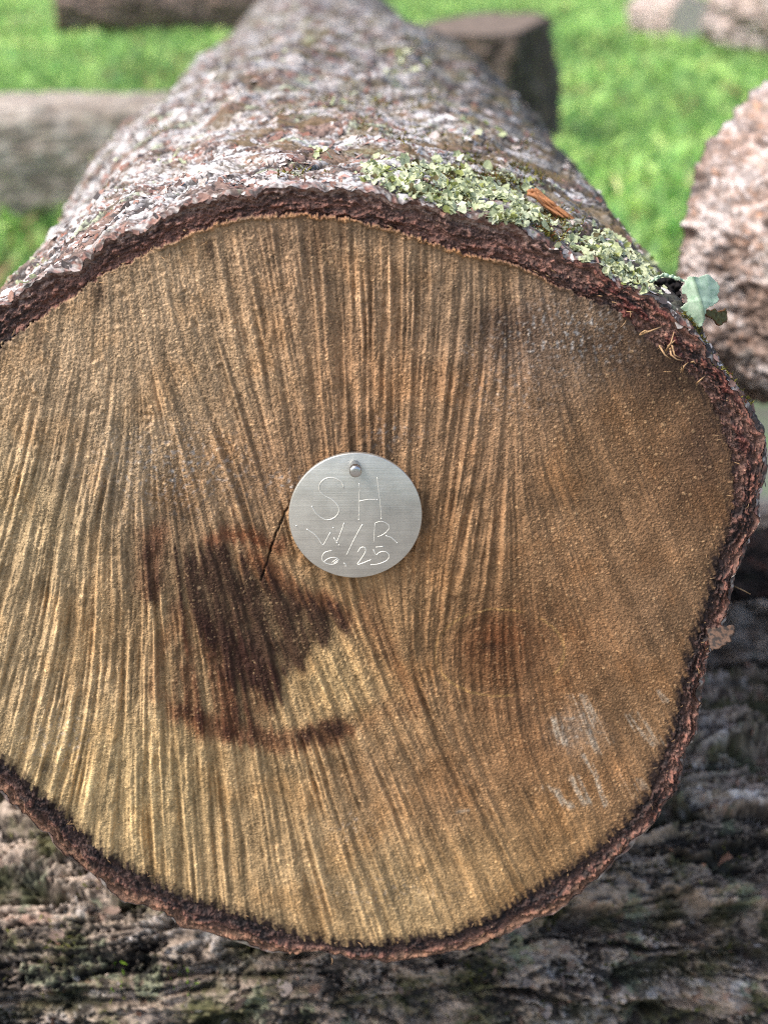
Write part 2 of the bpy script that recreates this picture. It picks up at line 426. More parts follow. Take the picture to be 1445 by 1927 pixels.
    for cx, cy, rx, ry, k in [(330, 880, 130, 70, .85), (1060, 640, 110, 60, .85), (545, 912, 34, 22, .9), (740, 815, 50, 24, .6), (880, 660, 14, 10, 1.0), (1110, 600, 80, 36, .7), (960, 740, 80, 50, .4), (110, 1390, 60, 50, .6), (720, 1680, 130, 30, .3), (660, 1560, 40, 26, .4)]:
        C = mixc(C, lin((178, 172, 165)), np.clip(mo*blob(cx, cy, rx, ry)*k, 0, 1))
    def z(p): return [(800+a/2.89, 1080+b/2.89) for a, b in p]
    scr = np.zeros(FX.shape)
    for pts, wd, k in [([(800, 670), (830, 740), (870, 830)], 4, .8), ([(855, 670), (910, 770), (970, 870), (1010, 930)], 4, .7), ([(705, 800), (720, 870), (755, 920)], 8, .9),
                       ([(860, 990), (920, 1080), (950, 1170), (985, 1260)], 5, .9), ([(800, 1110), (840, 1190), (870, 1240)], 8, .9), ([(710, 1180), (745, 1230), (790, 1260)], 7, .9),
                       ([(880, 860), (920, 930), (960, 990)], 4, .7), ([(1110, 775), (1180, 870), (1240, 940)], 4, .6), ([(1150, 760), (1200, 820), (1270, 930)], 4, .6), ([(1270, 640), (1310, 690)], 4, .6), ([(1060, 1090), (1140, 1220)], 3.5, .5),
                       ([(660, 1150), (700, 1180)], 4, .6), ([(170, 1290), (230, 1280)], 3, .5), ([(1170, 1120), (1195, 1170)], 4, .4)]:
        scr = np.maximum(scr, sstep(wd*1.4, 0, line_d(FX+3*L3+2*L2, FY, z(pts)))*k)
    scr *= np.clip(.95+.6*noise(FX/7, FY/7, 140), 0.2, 1)
    C = mixc(C, lin((206, 194, 172)), np.clip(scr*(.75+.6*sstep(-.3, .4, fbm(FX/5, FY/5, 141, 3))), 0, 1)*.62)
    C = mixc(C, lin((165, 155, 140)), np.clip((.3+mo)*blob(1085, 1378, 44, 34), 0, 1)*.75)
    # the cracked line from tag to stain
    cr = line_d(FX+2*noise(FX/9, FY/9, 77), FY, [(542, 955), (520, 1005), (505, 1050), (491, 1095)])
    C = mixc(C, lin((30, 20, 18)), sstep(2.4, .5, cr)*.9)
    return C, sstep(2.2, 0.4, cr)
CF, CRACK = stains()
SDW = poly_sd(FX, FY, WOOD); SDO = poly_sd(FX, FY, OUTER)

def to_plane(pts, y=0.0): return np.array([on_y(a, b, y)[[0, 2]] for a, b in pts])
OUT_XZ = to_plane(OUTER); CEN = np.array([OUT_XZ[:, 0].min()/2+OUT_XZ[:, 0].max()/2, OUT_XZ[:, 1].min()/2+OUT_XZ[:, 1].max()/2])
_th = np.arctan2(OUT_XZ[:, 1]-CEN[1], OUT_XZ[:, 0]-CEN[0]); _r = np.hypot(OUT_XZ[:, 0]-CEN[0], OUT_XZ[:, 1]-CEN[1])
_o = np.argsort(_th); _th, _r = _th[_o], _r[_o]
def outer_radius(th):
    t = (th+math.pi) % (2*math.pi)-math.pi
    return np.interp(t, np.r_[_th-2*math.pi, _th, _th+2*math.pi], np.r_[_r, _r, _r])

LOG = empty('sawn_log', (float(CEN[0]), 0, float(CEN[1])))
tag(LOG, 'big lichen-covered log in front, its brown sawn end bearing the round metal tag', 'log')

# ------------------------------------------------------------------ bark
def bark_field(s, v, seed, pal, size=5.0, stretch=1.5, amp=1.0, dark=1.0, fis=1.0, grit=1.0, furrow=0.0, step=1.0):
    """s = arc length, v = along the log (mm); returns height in metres and colour. Bark of thin ragged scales:
    a warped noise is cut into terraces, each with a torn edge, crossed by fissures."""
    k = 1.0/size; kv = k/stretch
    wx = s+size*.9*fbm(s*k*.6, v*kv*.6, seed+1, 3); wv = v+size*stretch*.9*fbm(s*k*.6, v*kv*.6, seed+2, 3)
    t = 3.2*fbm(wx*k*.45, wv*kv*.45, seed+3, 4, .55)+.5*noise(s*k*3, v*k*3, seed+4)*.5
    lev = np.floor(t); fr = t-lev
    t2 = 3.0*fbm(wx*k*1.1+9, wv*kv*1.1, seed+5, 3, .6); lev2 = np.floor(t2); fr2 = t2-lev2
    tear = sstep(.16, .0, fr); tear2 = sstep(.14, .0, fr2)
    f1, f2, cid, ox, oy = worley(wx*k*.42+.35*noise(s*k, v*k, seed+6), wv*kv*.42, seed+7)
    fiss = sstep(.13, .01, f2-f1)*sstep(-.25, .25, noise(s*k*.3, v*kv*.3, seed+8))
    nf = fbm(s*.55, v*.55, seed+9, 4, .65); nb = fbm(s*.035, v*.02, seed+10, 3); rg = rng.standard_normal(s.shape).astype(np.float32)
    sz = size/5.0
    crk = sstep(.17, .05, np.abs(noise(wx*k*.8+3, wv*kv*.8, seed+14)+.25*nf))*sstep(-.5, .0, noise(s*k*.4, v*kv*.4, seed+15))
    h = sz*step*(0.0009*(lev+sstep(0, .14, fr)-.5*fr)+0.00055*(lev2+sstep(0, .16, fr2)-.5*fr2)-0.0016*fiss*fis-.0005*tear-.0011*crk)
    h = h+grit*(0.0003*nf+0.00003*rg)+0.0035*nb
    lc = sstep(.075, .02, np.abs(noise(wx*.55*k, wv*.11*k, seed+16)+.12*nf))*sstep(-.25, .15, noise(s*k*.2, v*kv*.4, seed+17))
    h = h-sz*.0011*lc
    rec = 0*h
    if furrow > 0:
        rec = sstep(.02, -.3, fbm(wx*.042, wv*.013, seed+18, 3)+.10*nf)
        h = h-.0052*rec*furrow
    crk2 = sstep(.16, .05, np.abs(noise(wx*k*.42+7, wv*kv*.42, seed+24)+.22*nf))*sstep(-.35, .1, noise(s*k*.3, v*kv*.3, seed+25))
    h = h-sz*step*.0010*crk2
    r1 = hash2(lev+40, np.floor(f1*0+cid*97), seed+12)-.5; r2 = hash2(lev2+80, np.floor(cid*57), seed+13)-.5
    n1 = fbm(s*.03, v*.03, seed+20, 4); n2 = fbm(s*.07, v*.05, seed+21, 4); n3 = fbm(s*.16, v*.16, seed+22, 3)
    n4 = fbm(s*.05, v*.05, seed+23, 4)
    c = mixc(np.broadcast_to(pal['base'], s.shape+(3,)), pal['base2'], sstep(-.3, .4, n2+.7*r1))
    c = mixc(c, pal['pale'], sstep(pal['pale_t'], pal['pale_t']+.35, n1*.6+.45*r1+.35*r2+.3*nf)*.9)
    c = mixc(c, pal['lichen'], sstep(pal['lichen_t'], pal['lichen_t']+.2, n4+.25*nf)*.85)
    c = mixc(c, pal['rust'], sstep(.5, .68, n3+.6*r2)*.75)
    c = mixc(c, pal['moss'], sstep(pal['moss_t'], pal['moss_t']+.3, n2*.5-n1*.4+.3*nf)*.85)
    c = mixc(c, pal['dark'], np.clip(fiss*fis*.9+tear*.55+tear2*.4+crk*.8+crk2*.85+lc*.9, 0, .93)*dark*(1-.25*rec))
    c = mixc(c, pal['moss']*.7, rec*min(furrow, 1)*sstep(-.3, .2, n2)*.75)
    c = mixc(c, pal['dark'], rec*min(furrow, 1)*.35)
    c = mixc(c, pal['dark'], sstep(.25, .6, -nf)*.55*dark)
    c = c*np.clip(1+.15*rg+.35*r2, .45, 1.6)[..., None]
    return h*amp, c

PAL = dict(base=lin((132, 108, 96)), base2=lin((104, 92, 84)), pale=lin((208, 204, 201)), pale_t=-.2, lichen=lin((172, 180, 150)), lichen_t=.35,
           rust=lin((150, 86, 62)), moss=lin((104, 96, 44)), moss_t=.42, dark=lin((38, 31, 29)))

def vertex_normals(P):
    a = np.gradient(P, axis=0); b = np.gradient(P, axis=1)
    n = np.cross(a, b); return n/(np.linalg.norm(n, axis=-1, keepdims=True)+1e-12)

def bark_grid():
    LEN = 1.95
    rows = [0.0]
    while rows[-1] < LEN: rows.append(rows[-1]+0.00034*(1+10*rows[-1]))
    vv = np.array(rows); vv[-1] = LEN
    th = np.concatenate([np.linspace(math.radians(-35), math.radians(215), 1050), np.linspace(math.radians(215), math.radians(325), 130)[1:-1]])
    T, Vv = np.meshgrid(th, vv)
    h, c = bark_field(T*115.0, Vv*1000, 300, PAL, 5.0, 1.0, grit=.3, step=.36)
    h = h-h.mean()
    h = h*(.6+.4*sstep(.002, .012, Vv))+.0011*fbm(T*9, Vv*90, 370, 3)
    # knocked-off corner right at the saw cut
    h = h-.0011*sstep(.0016, 0, Vv)*(1+noise(T*40, Vv*0+.5, 371))
    return LEN, vv, th, T, Vv, h, c
BARK = bark_grid()
def front_profile(th):
    t = (th-math.radians(-35)) % (2*math.pi)+math.radians(-35)
    return outer_radius(th)+np.interp(t, BARK[2], BARK[5][0])

def build_face():
    sp = 0.00022
    x0, z0 = OUT_XZ.min(0)-0.004; x1, z1 = OUT_XZ.max(0)+0.004
    xs = np.arange(x0, x1, sp); zs = np.arange(z0, z1, sp)
    X, Z = np.meshgrid(xs, zs)
    P = np.stack([X, np.zeros_like(X), Z], -1)
    U, V = project(P)
    mm, mz = X*1000, Z*1000
    rag = 5*noise(mm*.35, mz*.35, 201)+4*noise(mm*1.1, mz*1.1, 202)
    sdw = bil(SDW, U, V)+rag
    TH = np.arctan2(Z-CEN[1], X-CEN[0]); RR = np.hypot(X-CEN[0], Z-CEN[1])
    sdo = (front_profile(TH)-RR)*FPX/DIST
    
    l1, l2, l3, rg = bil(L1, U, V), bil(L2, U, V), bil(L3, U, V), bil(RIDGE, U, V)
    br = fbm(mm*.11, mz*.05, 208, 3)
    rg = rg*np.clip(.8+.7*br, .2, 1.4)
    g1 = noise(mm*.9, mz*.9, 210); g2 = noise(mm*2.3, mz*2.3, 211); g3 = rng.standard_normal(X.shape).astype(np.float32)
    def cells(sz, seed, dens, rad):
        a_, b_ = np.floor(mm/sz), np.floor(mz/sz)
        ox = .3+.4*hash2(a_, b_, seed); oy = .3+.4*hash2(a_, b_, seed+1)
        d = np.hypot(mm/sz-a_-ox, mz/sz-b_-oy)
        return (hash2(a_, b_, seed+2) < dens) & (d < rad*(.5+hash2(a_, b_, seed+3)))
    grit = hash2(np.floor(mm/.42+.3*g1), np.floor(mz/.5+.3*g2), 230)-.5
    rough = 0.6+0.5*sstep(900, 500, V)*sstep(1000, 300, U)
    h = rg*(0.00052*(np.tanh(1.8*l1)+.4*l1)+0.00017*(np.tanh(1.6*l2)+.4*l2))+0.00012*l3*np.clip(rg, .5, 1)
    h += rough*(0.00012*g1+0.00010*g2+.00016*grit)+0.00007*g3
    chips = np.clip(fbm(mm*.16, mz*.16, 215, 3)-.15, 0, 1)*sstep(980, 800, V)*sstep(620, 420, U)
    h += 0.0020*chips*fbm(mm*.5, mz*.35, 216, 3)
    dn = np.clip(.55+.9*fbm(mm*.06, mz*.06, 239, 3), .1, 1.3)
    spk = cells(1.0, 240, .22*dn, .19) | cells(.62, 250, .14*dn, .24) | cells(1.7, 270, .12*dn, .2)
    h += np.where(spk, 0.00016, 0)
    h -= 0.0016*bil(CRACK, U, V)
    h += 0.0015*fbm(mm*.02, mz*.02, 218, 2)
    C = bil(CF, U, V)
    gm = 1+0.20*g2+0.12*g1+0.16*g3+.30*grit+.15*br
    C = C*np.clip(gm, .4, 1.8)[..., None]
    C = np.where(spk[..., None], C*1.2+lin((190, 160, 118))*.26*(.4+hash2(np.floor(mm), np.floor(mz), 260))[..., None], C)
    # dark seam just inside the bark, orange torn lip along the top
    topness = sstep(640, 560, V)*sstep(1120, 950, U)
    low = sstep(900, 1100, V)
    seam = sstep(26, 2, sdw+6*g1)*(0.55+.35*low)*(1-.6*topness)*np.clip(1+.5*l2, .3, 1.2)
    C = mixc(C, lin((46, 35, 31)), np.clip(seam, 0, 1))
    lip = sstep(7, 1, sdw)*topness*sstep(285, 300, U)
    C = mixc(C, lin((170, 122, 78)), lip*np.clip(.45+.6*noise(mm*.12, mz*.12, 225), .05, .85))
    h += 0.0012*lip
    # bark seen in cross section
    ring = sdw < 0
    tt = np.clip(-sdw/np.maximum(sdo-sdw, 1), 0, 1)
    sa = TH*115; bn = fbm(sa*.10, tt*2.2+RR*60, 220, 5, .62); bn2 = fbm(sa*.4, tt*5+RR*200, 221, 4, .65)
    hb = -0.0004-0.0012*topness+0.0022*bn+0.0014*bn2+0.00014*g3
    hb += 0.002*sstep(.35, .65, tt)*low*bn
    hb = hb*sstep(1, .75, tt)-.0002
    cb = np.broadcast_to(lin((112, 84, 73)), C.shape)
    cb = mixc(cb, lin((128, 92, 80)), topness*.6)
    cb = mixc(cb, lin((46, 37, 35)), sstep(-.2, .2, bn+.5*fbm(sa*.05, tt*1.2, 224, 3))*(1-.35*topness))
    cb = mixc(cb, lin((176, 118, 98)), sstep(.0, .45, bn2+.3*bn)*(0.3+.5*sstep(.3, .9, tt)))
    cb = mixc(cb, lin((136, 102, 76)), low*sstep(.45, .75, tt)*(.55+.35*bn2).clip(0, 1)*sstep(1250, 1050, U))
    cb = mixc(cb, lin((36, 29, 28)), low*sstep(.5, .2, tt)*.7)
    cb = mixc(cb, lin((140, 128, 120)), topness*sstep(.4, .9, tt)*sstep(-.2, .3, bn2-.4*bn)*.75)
    cb = mixc(cb, lin((112, 52, 44)), sstep(1050, 1150, U)*sstep(1000, 700, V)*sstep(0, .5, bn)*.6)
    cb = np.where(((g2 > .75) & (g1 > .0))[..., None], lin((185, 150, 120)), cb)
    cb = cb*np.clip(1+.22*g2+.15*g3, .4, 1.8)[..., None]
    h = np.where(ring, hb, h); C = np.where(ring[..., None], cb, C)
    P[..., 1] = -h
    nr, nc = X.shape
    q = grid_quads(nr, nc)
    V3 = P.reshape(-1, 3); C3 = C.reshape(-1, 3)
    so_ = sdo.ravel(); sw_ = sdw.ravel()
    inside = (so_[q] > 0).all(1)
    wood = inside & (sw_[q].mean(1) > 0)
    v, c, qq = keep(V3, C3, q[wood])
    f = adopt(mesh_np('cut_face', v, qq, M_wood, None, c), LOG)
    f['label'] = 'brown sawn end grain with saw ridges, a dark stain and a knot'
    return keep(V3, C3, q[inside & ~wood])

RING = build_face()

def build_bark():
    LEN, vv, th, T, Vv, h, c = BARK
    R = outer_radius(T); s = T*115.0; v = Vv*1000
    # the right flank is mossier and darker, the top left is crusted pale
    right = sstep(1.38, .8, T)*sstep(.004, .03, Vv+.02*sstep(1.0, .6, T))
    c = mixc(c, lin((70, 64, 52)), right*sstep(-.55, .1, fbm(s*.06, v*.06, 350, 4))*.85)
    c = mixc(c, lin((48, 42, 38)), sstep(1.35, 1.1, T)*sstep(.045, .02, Vv)*.75)
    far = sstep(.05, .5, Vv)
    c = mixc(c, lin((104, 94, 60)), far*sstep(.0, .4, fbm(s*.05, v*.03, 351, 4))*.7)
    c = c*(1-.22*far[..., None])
    mid = sstep(.03, .08, Vv)*sstep(.35, .15, Vv)*sstep(2.3, 1.7, T)
    c = mixc(c, lin((112, 92, 58)), mid*sstep(-.1, .3, fbm(s*.08, v*.05, 355, 4))*.65)
    # raw broken bark along the cut edge
    edge = sstep(3.5, .5, v+4*fbm(s*.15, v*.15, 352, 3)+2*noise(s*.6, v*.6, 353))
    en = fbm(s*.55, v*.8, 354, 4, .6)
    ec = mixc(np.broadcast_to(lin((84, 60, 54)), c.shape), lin((150, 104, 90)), sstep(.05, .3, en))
    ec = mixc(ec, lin((44, 35, 33)), sstep(-.05, -.3, en)); ec = mixc(ec, lin((176, 168, 160)), sstep(.1, .35, fbm(s*.4, v*.6, 356, 4, .6)))
    c = mixc(c, ec, edge*.75)
    bulge = 0.010*np.exp(-((Vv-.42)/.28)**2)*sstep(1.4, 2.6, T)+0.019*np.exp(-((Vv-.7)/.45)**2)*sstep(1.75, .7, T)*sstep(-.6, 0, T)+0.006*noise(T*1.5, Vv*4, 360)*sstep(0, .2, Vv)
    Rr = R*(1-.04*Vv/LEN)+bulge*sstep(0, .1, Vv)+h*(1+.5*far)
    P = np.stack([CEN[0]+Rr*np.cos(T), Vv, CEN[1]+Rr*np.sin(T)], -1)
    q = grid_quads(len(vv), len(th), True)
    V3 = P.reshape(-1, 3); C3 = c.reshape(-1, 3)
    rv, rc, rq = RING
    # plain far end
    nb = len(V3); ctr = np.array([[CEN[0], LEN, CEN[1]]])
    last = (len(vv)-1)*len(th)+np.arange(len(th))
    cap = np.stack([last, np.roll(last, -1), np.full(len(th), nb)], -1)
    V = np.concatenate([V3, ctr, rv]); C = np.concatenate([C3, [lin((140, 110, 75))], rc])
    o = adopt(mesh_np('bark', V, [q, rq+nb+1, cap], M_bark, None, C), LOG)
    o['label'] = 'flaky grey and reddish bark with moss and lichen'
    return P, vertex_normals(P), T, Vv, c
BP, BN, BT, BV, BC = build_bark()
BU, BW = project(BP)

def pick(n, weight):
    w_ = weight.ravel(); cs = np.cumsum(w_); cs = cs/cs[-1]
    i = np.searchsorted(cs, rng.random(n)); return i
def cell_area():
    dv = np.gradient(BV, axis=0); dt = np.gradient(BT, axis=1)
    return np.clip(dv, 0, None)*np.clip(dt, 0, .01)*.115
AREA = cell_area()
_to = CAM-BP; _to /= np.linalg.norm(_to, axis=-1, keepdims=True)
AREA = AREA*np.clip((_to*BN).sum(-1)*3-.05, 0, 1)
FRONTW = 1/(0.12+BV)**1.6

def frame(n, spin):
    t = np.cross(n, np.array([0.3, 0.9, 0.2])); t /= np.linalg.norm(t, axis=1, keepdims=True)+1e-9
    b = np.cross(n, t)
    c, s_ = np.cos(spin)[:, None], np.sin(spin)[:, None]
    return t*c+b*s_, -t*s_+b*c

def flakes(pos, nor, size, cols, nrim=8, curl=.25, tilt=.35, lift=.25, asp=.7, ruff=.0):
    N = len(pos)
    nn = nor+tilt*rng.standard_normal((N, 3)); nn /= np.linalg.norm(nn, axis=1, keepdims=True)
    t, b = frame(nn, rng.random(N)*6.28)
    a = np.linspace(0, 2*math.pi, nrim+1)[:-1][None]+rng.random((N, nrim))*.5
    r1 = size[:, None]*(.55+.6*rng.random((N, nrim)))
    r0 = r1*.55
    ap = (asp+(1-asp)*rng.random(N))[:, None]
    cu = curl*(rng.random((N, 1))*1.6-.3)
    hz1 = size[:, None]*(cu+ruff*rng.standard_normal((N, nrim))+.25*cu*np.cos(a)); hz0 = hz1*.3
    c0 = pos+nor*(size*lift)[:, None]
    def ringv(r, hz): return c0[:, None]+t[:, None]*(r*np.cos(a))[..., None]+b[:, None]*(r*np.sin(a)*ap)[..., None]+nn[:, None]*hz[..., None]
    V = np.concatenate([c0[:, None], ringv(r0, hz0), ringv(r1, hz1)], 1)
    k = 1+2*nrim
    base = (np.arange(N)*k)[:, None, None]
    j = np.arange(nrim); j2 = (j+1) % nrim
    tri = base+np.stack([np.zeros(nrim, int), 1+j, 1+j2], -1)[None]
    qd = base+np.stack([1+j, 1+nrim+j, 1+nrim+j2, 1+j2], -1)[None]
    C = np.repeat(cols[:, None], k, 1)*(1+.12*rng.standard_normal((N, k, 1)))
    return V.reshape(-1, 3), [tri.reshape(-1, 3), qd.reshape(-1, 4)], C.reshape(-1, 3)

def inframe(): return (BU > -120) & (BU < 1560) & (BW > -120) & (BW < 1300) & (BN[..., 2] > -.3)
def build_flakes():
    m = inframe()
    i = pick(4200, AREA*FRONTW*m*(.15+sstep(-.2, .4, fbm(BT*115*.05, BV*50, 400, 3))))
    pos = BP.reshape(-1, 3)[i]; nor = BN.reshape(-1, 3)[i]; v = BV.ravel()[i]
    size = (0.0005+0.0017*rng.random(len(i))**2.2)*(1+1.6*v)
    pal = np.stack([lin(x) for x in [(206, 198, 192), (186, 172, 164), (150, 116, 102), (120, 88, 76), (92, 74, 68), (130, 88, 72), (172, 160, 150), (60, 52, 50)]])
    k = rng.choice(len(pal), len(i), p=[.17, .17, .19, .15, .10, .04, .1, .08])
    V, F, C = flakes(pos, nor, size, pal[k], 8, .10, .09, .015, .4, .05)
    o = adopt(mesh_np('bark_flakes', V, F, M_flake, None, C, False), LOG); tag(o, 'loose curling flakes of bark', kind='stuff')
build_flakes()

def px_blobs(spec):
    w_ = np.zeros(BU.shape)
    for cx, cy, rx, ry, k in spec:
        w_ += k*np.exp(-(((BU-cx)/rx)**2+((BW-cy)/ry)**2)**2)
    return w_*(BN[..., 2] > -.2)
def build_lichen():
    reg = px_blobs([(740, 325, 56, 26, 2.), (830, 345, 80, 40, 2.4), (920, 380, 84, 44, 2.4), (985, 415, 56, 34, 2.), (1120, 468, 64, 34, 2.3), (1190, 510, 54, 30, 2.), (610, 292, 26, 12, .8),
                    (1010, 350, 40, 20, .4), (420, 190, 16, 14, .5), (50, 470, 40, 60, .35), (180, 300, 40, 60, .5), (760, 120, 60, 26, .9), (900, 250, 50, 24, .6), (640, 190, 40, 14, .5), (330, 300, 60, 14, .35), (1230, 540, 24, 20, .6), (860, 310, 60, 20, .6), (560, 100, 30, 12, .3), (10, 500, 40, 40, .3)])
    i = pick(4300, AREA*reg**1.3*(.03+sstep(-.12, .22, fbm(BT*115*.12, BV*120, 410, 3)))/(0.03+BV)**1.2)
    pos = BP.reshape(-1, 3)[i]; nor = BN.reshape(-1, 3)[i]; v = BV.ravel()[i]
    size = (0.00045+0.0014*rng.random(len(i))**1.8)*(1+1.2*v)
    hue = rng.random(len(i))[:, None]
    c = lin((170, 178, 134))*(1-hue)+lin((214, 217, 184))*hue
    c[rng.random(len(i)) < .12] = lin((140, 146, 84)); c[rng.random(len(i)) < .06] = lin((96, 88, 60))
    V, F, C = flakes(pos, nor, size, c, 10, .3, .42, .5, .7, .2)
    o = adopt(mesh_np('lichen_crust', V, F, M_lichen, None, C), LOG); tag(o, 'pale yellow-green ruffled lichen', kind='stuff')
build_lichen()

def blades(pos, nor, ln, wd, cols, spread=.6, sag=.3):
    N = len(pos)
    d = nor+spread*rng.standard_normal((N, 3)); d /= np.linalg.norm(d, axis=1, keepdims=True)
    sd_ = np.cross(d, rng.standard_normal((N, 3))); sd_ /= np.linalg.norm(sd_, axis=1, keepdims=True)+1e-9
    b = pos-d*0.0003
    mid = b+d*(ln*.55)[:, None]; tip = b+d*ln[:, None]+rng.standard_normal((N, 3))*(ln*sag)[:, None]
    w_ = sd_*wd[:, None]
    V = np.stack([b-w_, b+w_, mid+w_*.9, mid-w_*.9, tip], 1).reshape(-1, 3)
    o5 = (np.arange(N)*5)[:, None]
    return V, [o5+np.array([[0, 1, 2, 3]]), o5+np.array([[3, 2, 4]])], np.repeat(cols, 5, 0)
def build_moss():
    reg = px_blobs([(700, 190, 120, 30, .8), (880, 310, 60, 30, 1.), (800, 110, 60, 50, .7), (640, 60, 90, 30, .5), (960, 330, 70, 30, .8), (1060, 420, 60, 30, .8), (560, 200, 70, 20, .4), (330, 130, 30, 40, .4),
                    (300, 235, 30, 20, .7), (215, 360, 30, 20, .3), (0, 500, 20, 20, .8), (1380, 740, 40, 90, .2), (1300, 620, 40, 30, .3), (1010, 270, 40, 30, .4), (560, 330, 60, 12, .15), (760, 250, 90, 20, .4), (1100, 420, 40, 20, .5)])
    i = pick(9000, AREA*reg*(.05+sstep(.05, .4, fbm(BT*115*.09, BV*90, 420, 3)))/(0.06+BV)**1.7)
    pos = BP.reshape(-1, 3)[i]; nor = BN.reshape(-1, 3)[i]; v = BV.ravel()[i]
    ln = (0.0005+0.0014*rng.random(len(i))**1.5)*(1+1.5*v); wd = ln*.10+.00006
    k = rng.random(len(i))
    c = np.where((k < .55)[:, None], lin((84, 80, 38)), np.where((k < .8)[:, None], lin((138, 130, 58)), lin((112, 70, 44))))
    V, F, C = blades(pos, nor, ln, wd, c, .7)
    o = adopt(mesh_np('moss', V, F, M_moss, None, C), LOG); tag(o, 'olive and rusty moss tufts', kind='stuff')
build_moss()

# leafy lichen that stands out on the right edge
def sheet(name, pts, depth, mat, colf, bend, parent, sp=1.0, thick=0.0005):
    xs = np.arange(min(p[0] for p in pts)-2, max(p[0] for p in pts)+2, sp); ys = np.arange(min(p[1] for p in pts)-2, max(p[1] for p in pts)+2, sp)
    X, Y = np.meshgrid(xs, ys)
    sd_ = poly_sd(X, Y, pts)+1.8*noise(X/9, Y/9, 501)+1.3*noise(X/3.3, Y/3.3, 502)
    k = depth/FPX
    P = at_depth(PW/2, PH/2, depth)+((X-PW/2)*k)[..., None]*RIGHT-((Y-PH/2)*k)[..., None]*UP+bend(X, Y)[..., None]*(-DIR)
    q = grid_quads(*X.shape); q = q[(sd_.ravel()[q] > 0).all(1)]
    v, c, qq = keep(P.reshape(-1, 3), colf(X, Y, sd_).reshape(-1, 3), q)
    o = mesh_np(name, v, qq, mat, None, c)
    s_ = o.modifiers.new('thickness', 'SOLIDIFY'); s_.thickness = thick; s_.offset = 0
    adopt(o, parent); return o
def zl(p): return [(1150+a/4.898, 480+b/4.898) for a, b in p]
def leafy():
    def col(X, Y, s_):
        c = np.broadcast_to(lin((184, 206, 180)), X.shape+(3,))
        c = mixc(c, lin((150, 182, 150)), sstep(.0, .6, fbm(X/9, Y/9, 510, 3))*.8)
        c = mixc(c, lin((204, 214, 190)), sstep(2.0, .2, s_)*.7)
        c = mixc(c, lin((96, 120, 96)), sstep(3.2, .4, np.abs(X-1306-(Y-550)*.32))*sstep(1240, 1270, X)*.6)  # shade of the fold painted into the colour along the crease
        return c
    def colb(X, Y, s_):
        c = np.broadcast_to(lin((104, 100, 66)), X.shape+(3,))
        c = mixc(c, lin((70, 56, 40)), sstep(.1, .6, fbm(X/8, Y/8, 511, 3))*.6)
        return mixc(c, lin((128, 74, 48)), sstep(2.5, .4, s_)*.8)
    D = 0.438
    crease = lambda X, Y: np.abs((X-1150)-(790-720)/70*0-(1306-1150)-(Y-550)*.32)
    b1 = lambda X, Y: 0.0040-0.00013*crease(X, Y)+0.0005*noise(X/22, Y/22, 520)-0.00006*np.clip(Y-570, 0, 99)
    b2 = lambda X, Y: -0.001-0.00016*np.clip(X-1340, -40, 60)+0.001*noise(X/9, Y/9, 521)
    b3 = lambda X, Y: -0.004+0.0016*noise(X/9, Y/9, 522)
    o = sheet('leafy_lichen', zl([(690, 215), (770, 215), (880, 180), (960, 215), (1010, 270), (1015, 330), (985, 360), (1008, 405), (965, 450), (900, 480), (850, 510), (840, 560), (850, 600), (830, 655), (780, 668), (740, 655),
                                  (700, 620), (650, 590), (640, 545), (618, 530), (640, 480), (680, 450), (690, 400), (680, 368), (645, 360), (640, 300), (665, 250)]), D, M_lichen, col, b1, LOG)
    o['label'] = 'pale blue-green leafy lichen lobe standing off the right edge of the bark'
    o = sheet('leafy_lichen', zl([(855, 510), (910, 500), (960, 478), (990, 505), (1030, 500), (1085, 470), (1105, 500), (1112, 560), (1098, 605), (1060, 605), (1050, 640), (985, 628), (930, 580), (870, 572), (845, 550)]), D+.003, M_lichen, colb, b2, LOG)
    o['label'] = 'brown withered tip of the leafy lichen'
    o = sheet('leafy_lichen', zl([(360, 235), (420, 185), (510, 145), (580, 158), (630, 180), (700, 215), (690, 232), (630, 212), (560, 190), (500, 180), (450, 205), (400, 235)]), D+.004, M_lichen, col, b3, LOG)
    o['label'] = 'thin arched pale rim of the leafy lichen'
    o = sheet('leafy_lichen', zl([(180, 140), (250, 130), (310, 200), (350, 270), (330, 290), (260, 240), (210, 210)]), D+.006, M_lichen, col, b3, LOG)
    o['label'] = 'pale green lichen flap lying over the bark edge'
    def colk(X, Y, s_): return np.broadcast_to(lin((34, 30, 30)), X.shape+(3,))*np.ones(X.shape+(1,))
    o = sheet('leafy_lichen', zl([(420, 235), (470, 195), (560, 190), (640, 215), (690, 240), (650, 300), (660, 370), (690, 380), (670, 450), (620, 500), (540, 460), (470, 400), (440, 320), (490, 290), (430, 260)]), D+.010, M_lichen, colk, b3, LOG)
    o['label'] = 'black underside of the leafy lichen'
leafy()
def flap():
    z2 = lambda p: [(1150+a/3.854, 900+b/3.854) for a, b in p]
    def col(X, Y, s_): return mixc(np.broadcast_to(lin((92, 70, 56)), X.shape+(3,)), lin((44, 36, 32)), sstep(-.2, .3, fbm(X/9, Y/9, 540, 3)))
    o = sheet('bark_flap', z2([(700, 1090), (760, 1085), (800, 1070), (862, 1062), (888, 1082), (860, 1150), (850, 1182), (775, 1235), (735, 1252), (715, 1200)]), .462, M_flake, col, lambda X, Y: .0006*noise(X/40, Y/40, 541)+.0001*(X-1350), LOG, thick=.001)
    o['label'] = 'loose brown flap of bark hanging at the lower right edge'
flap()

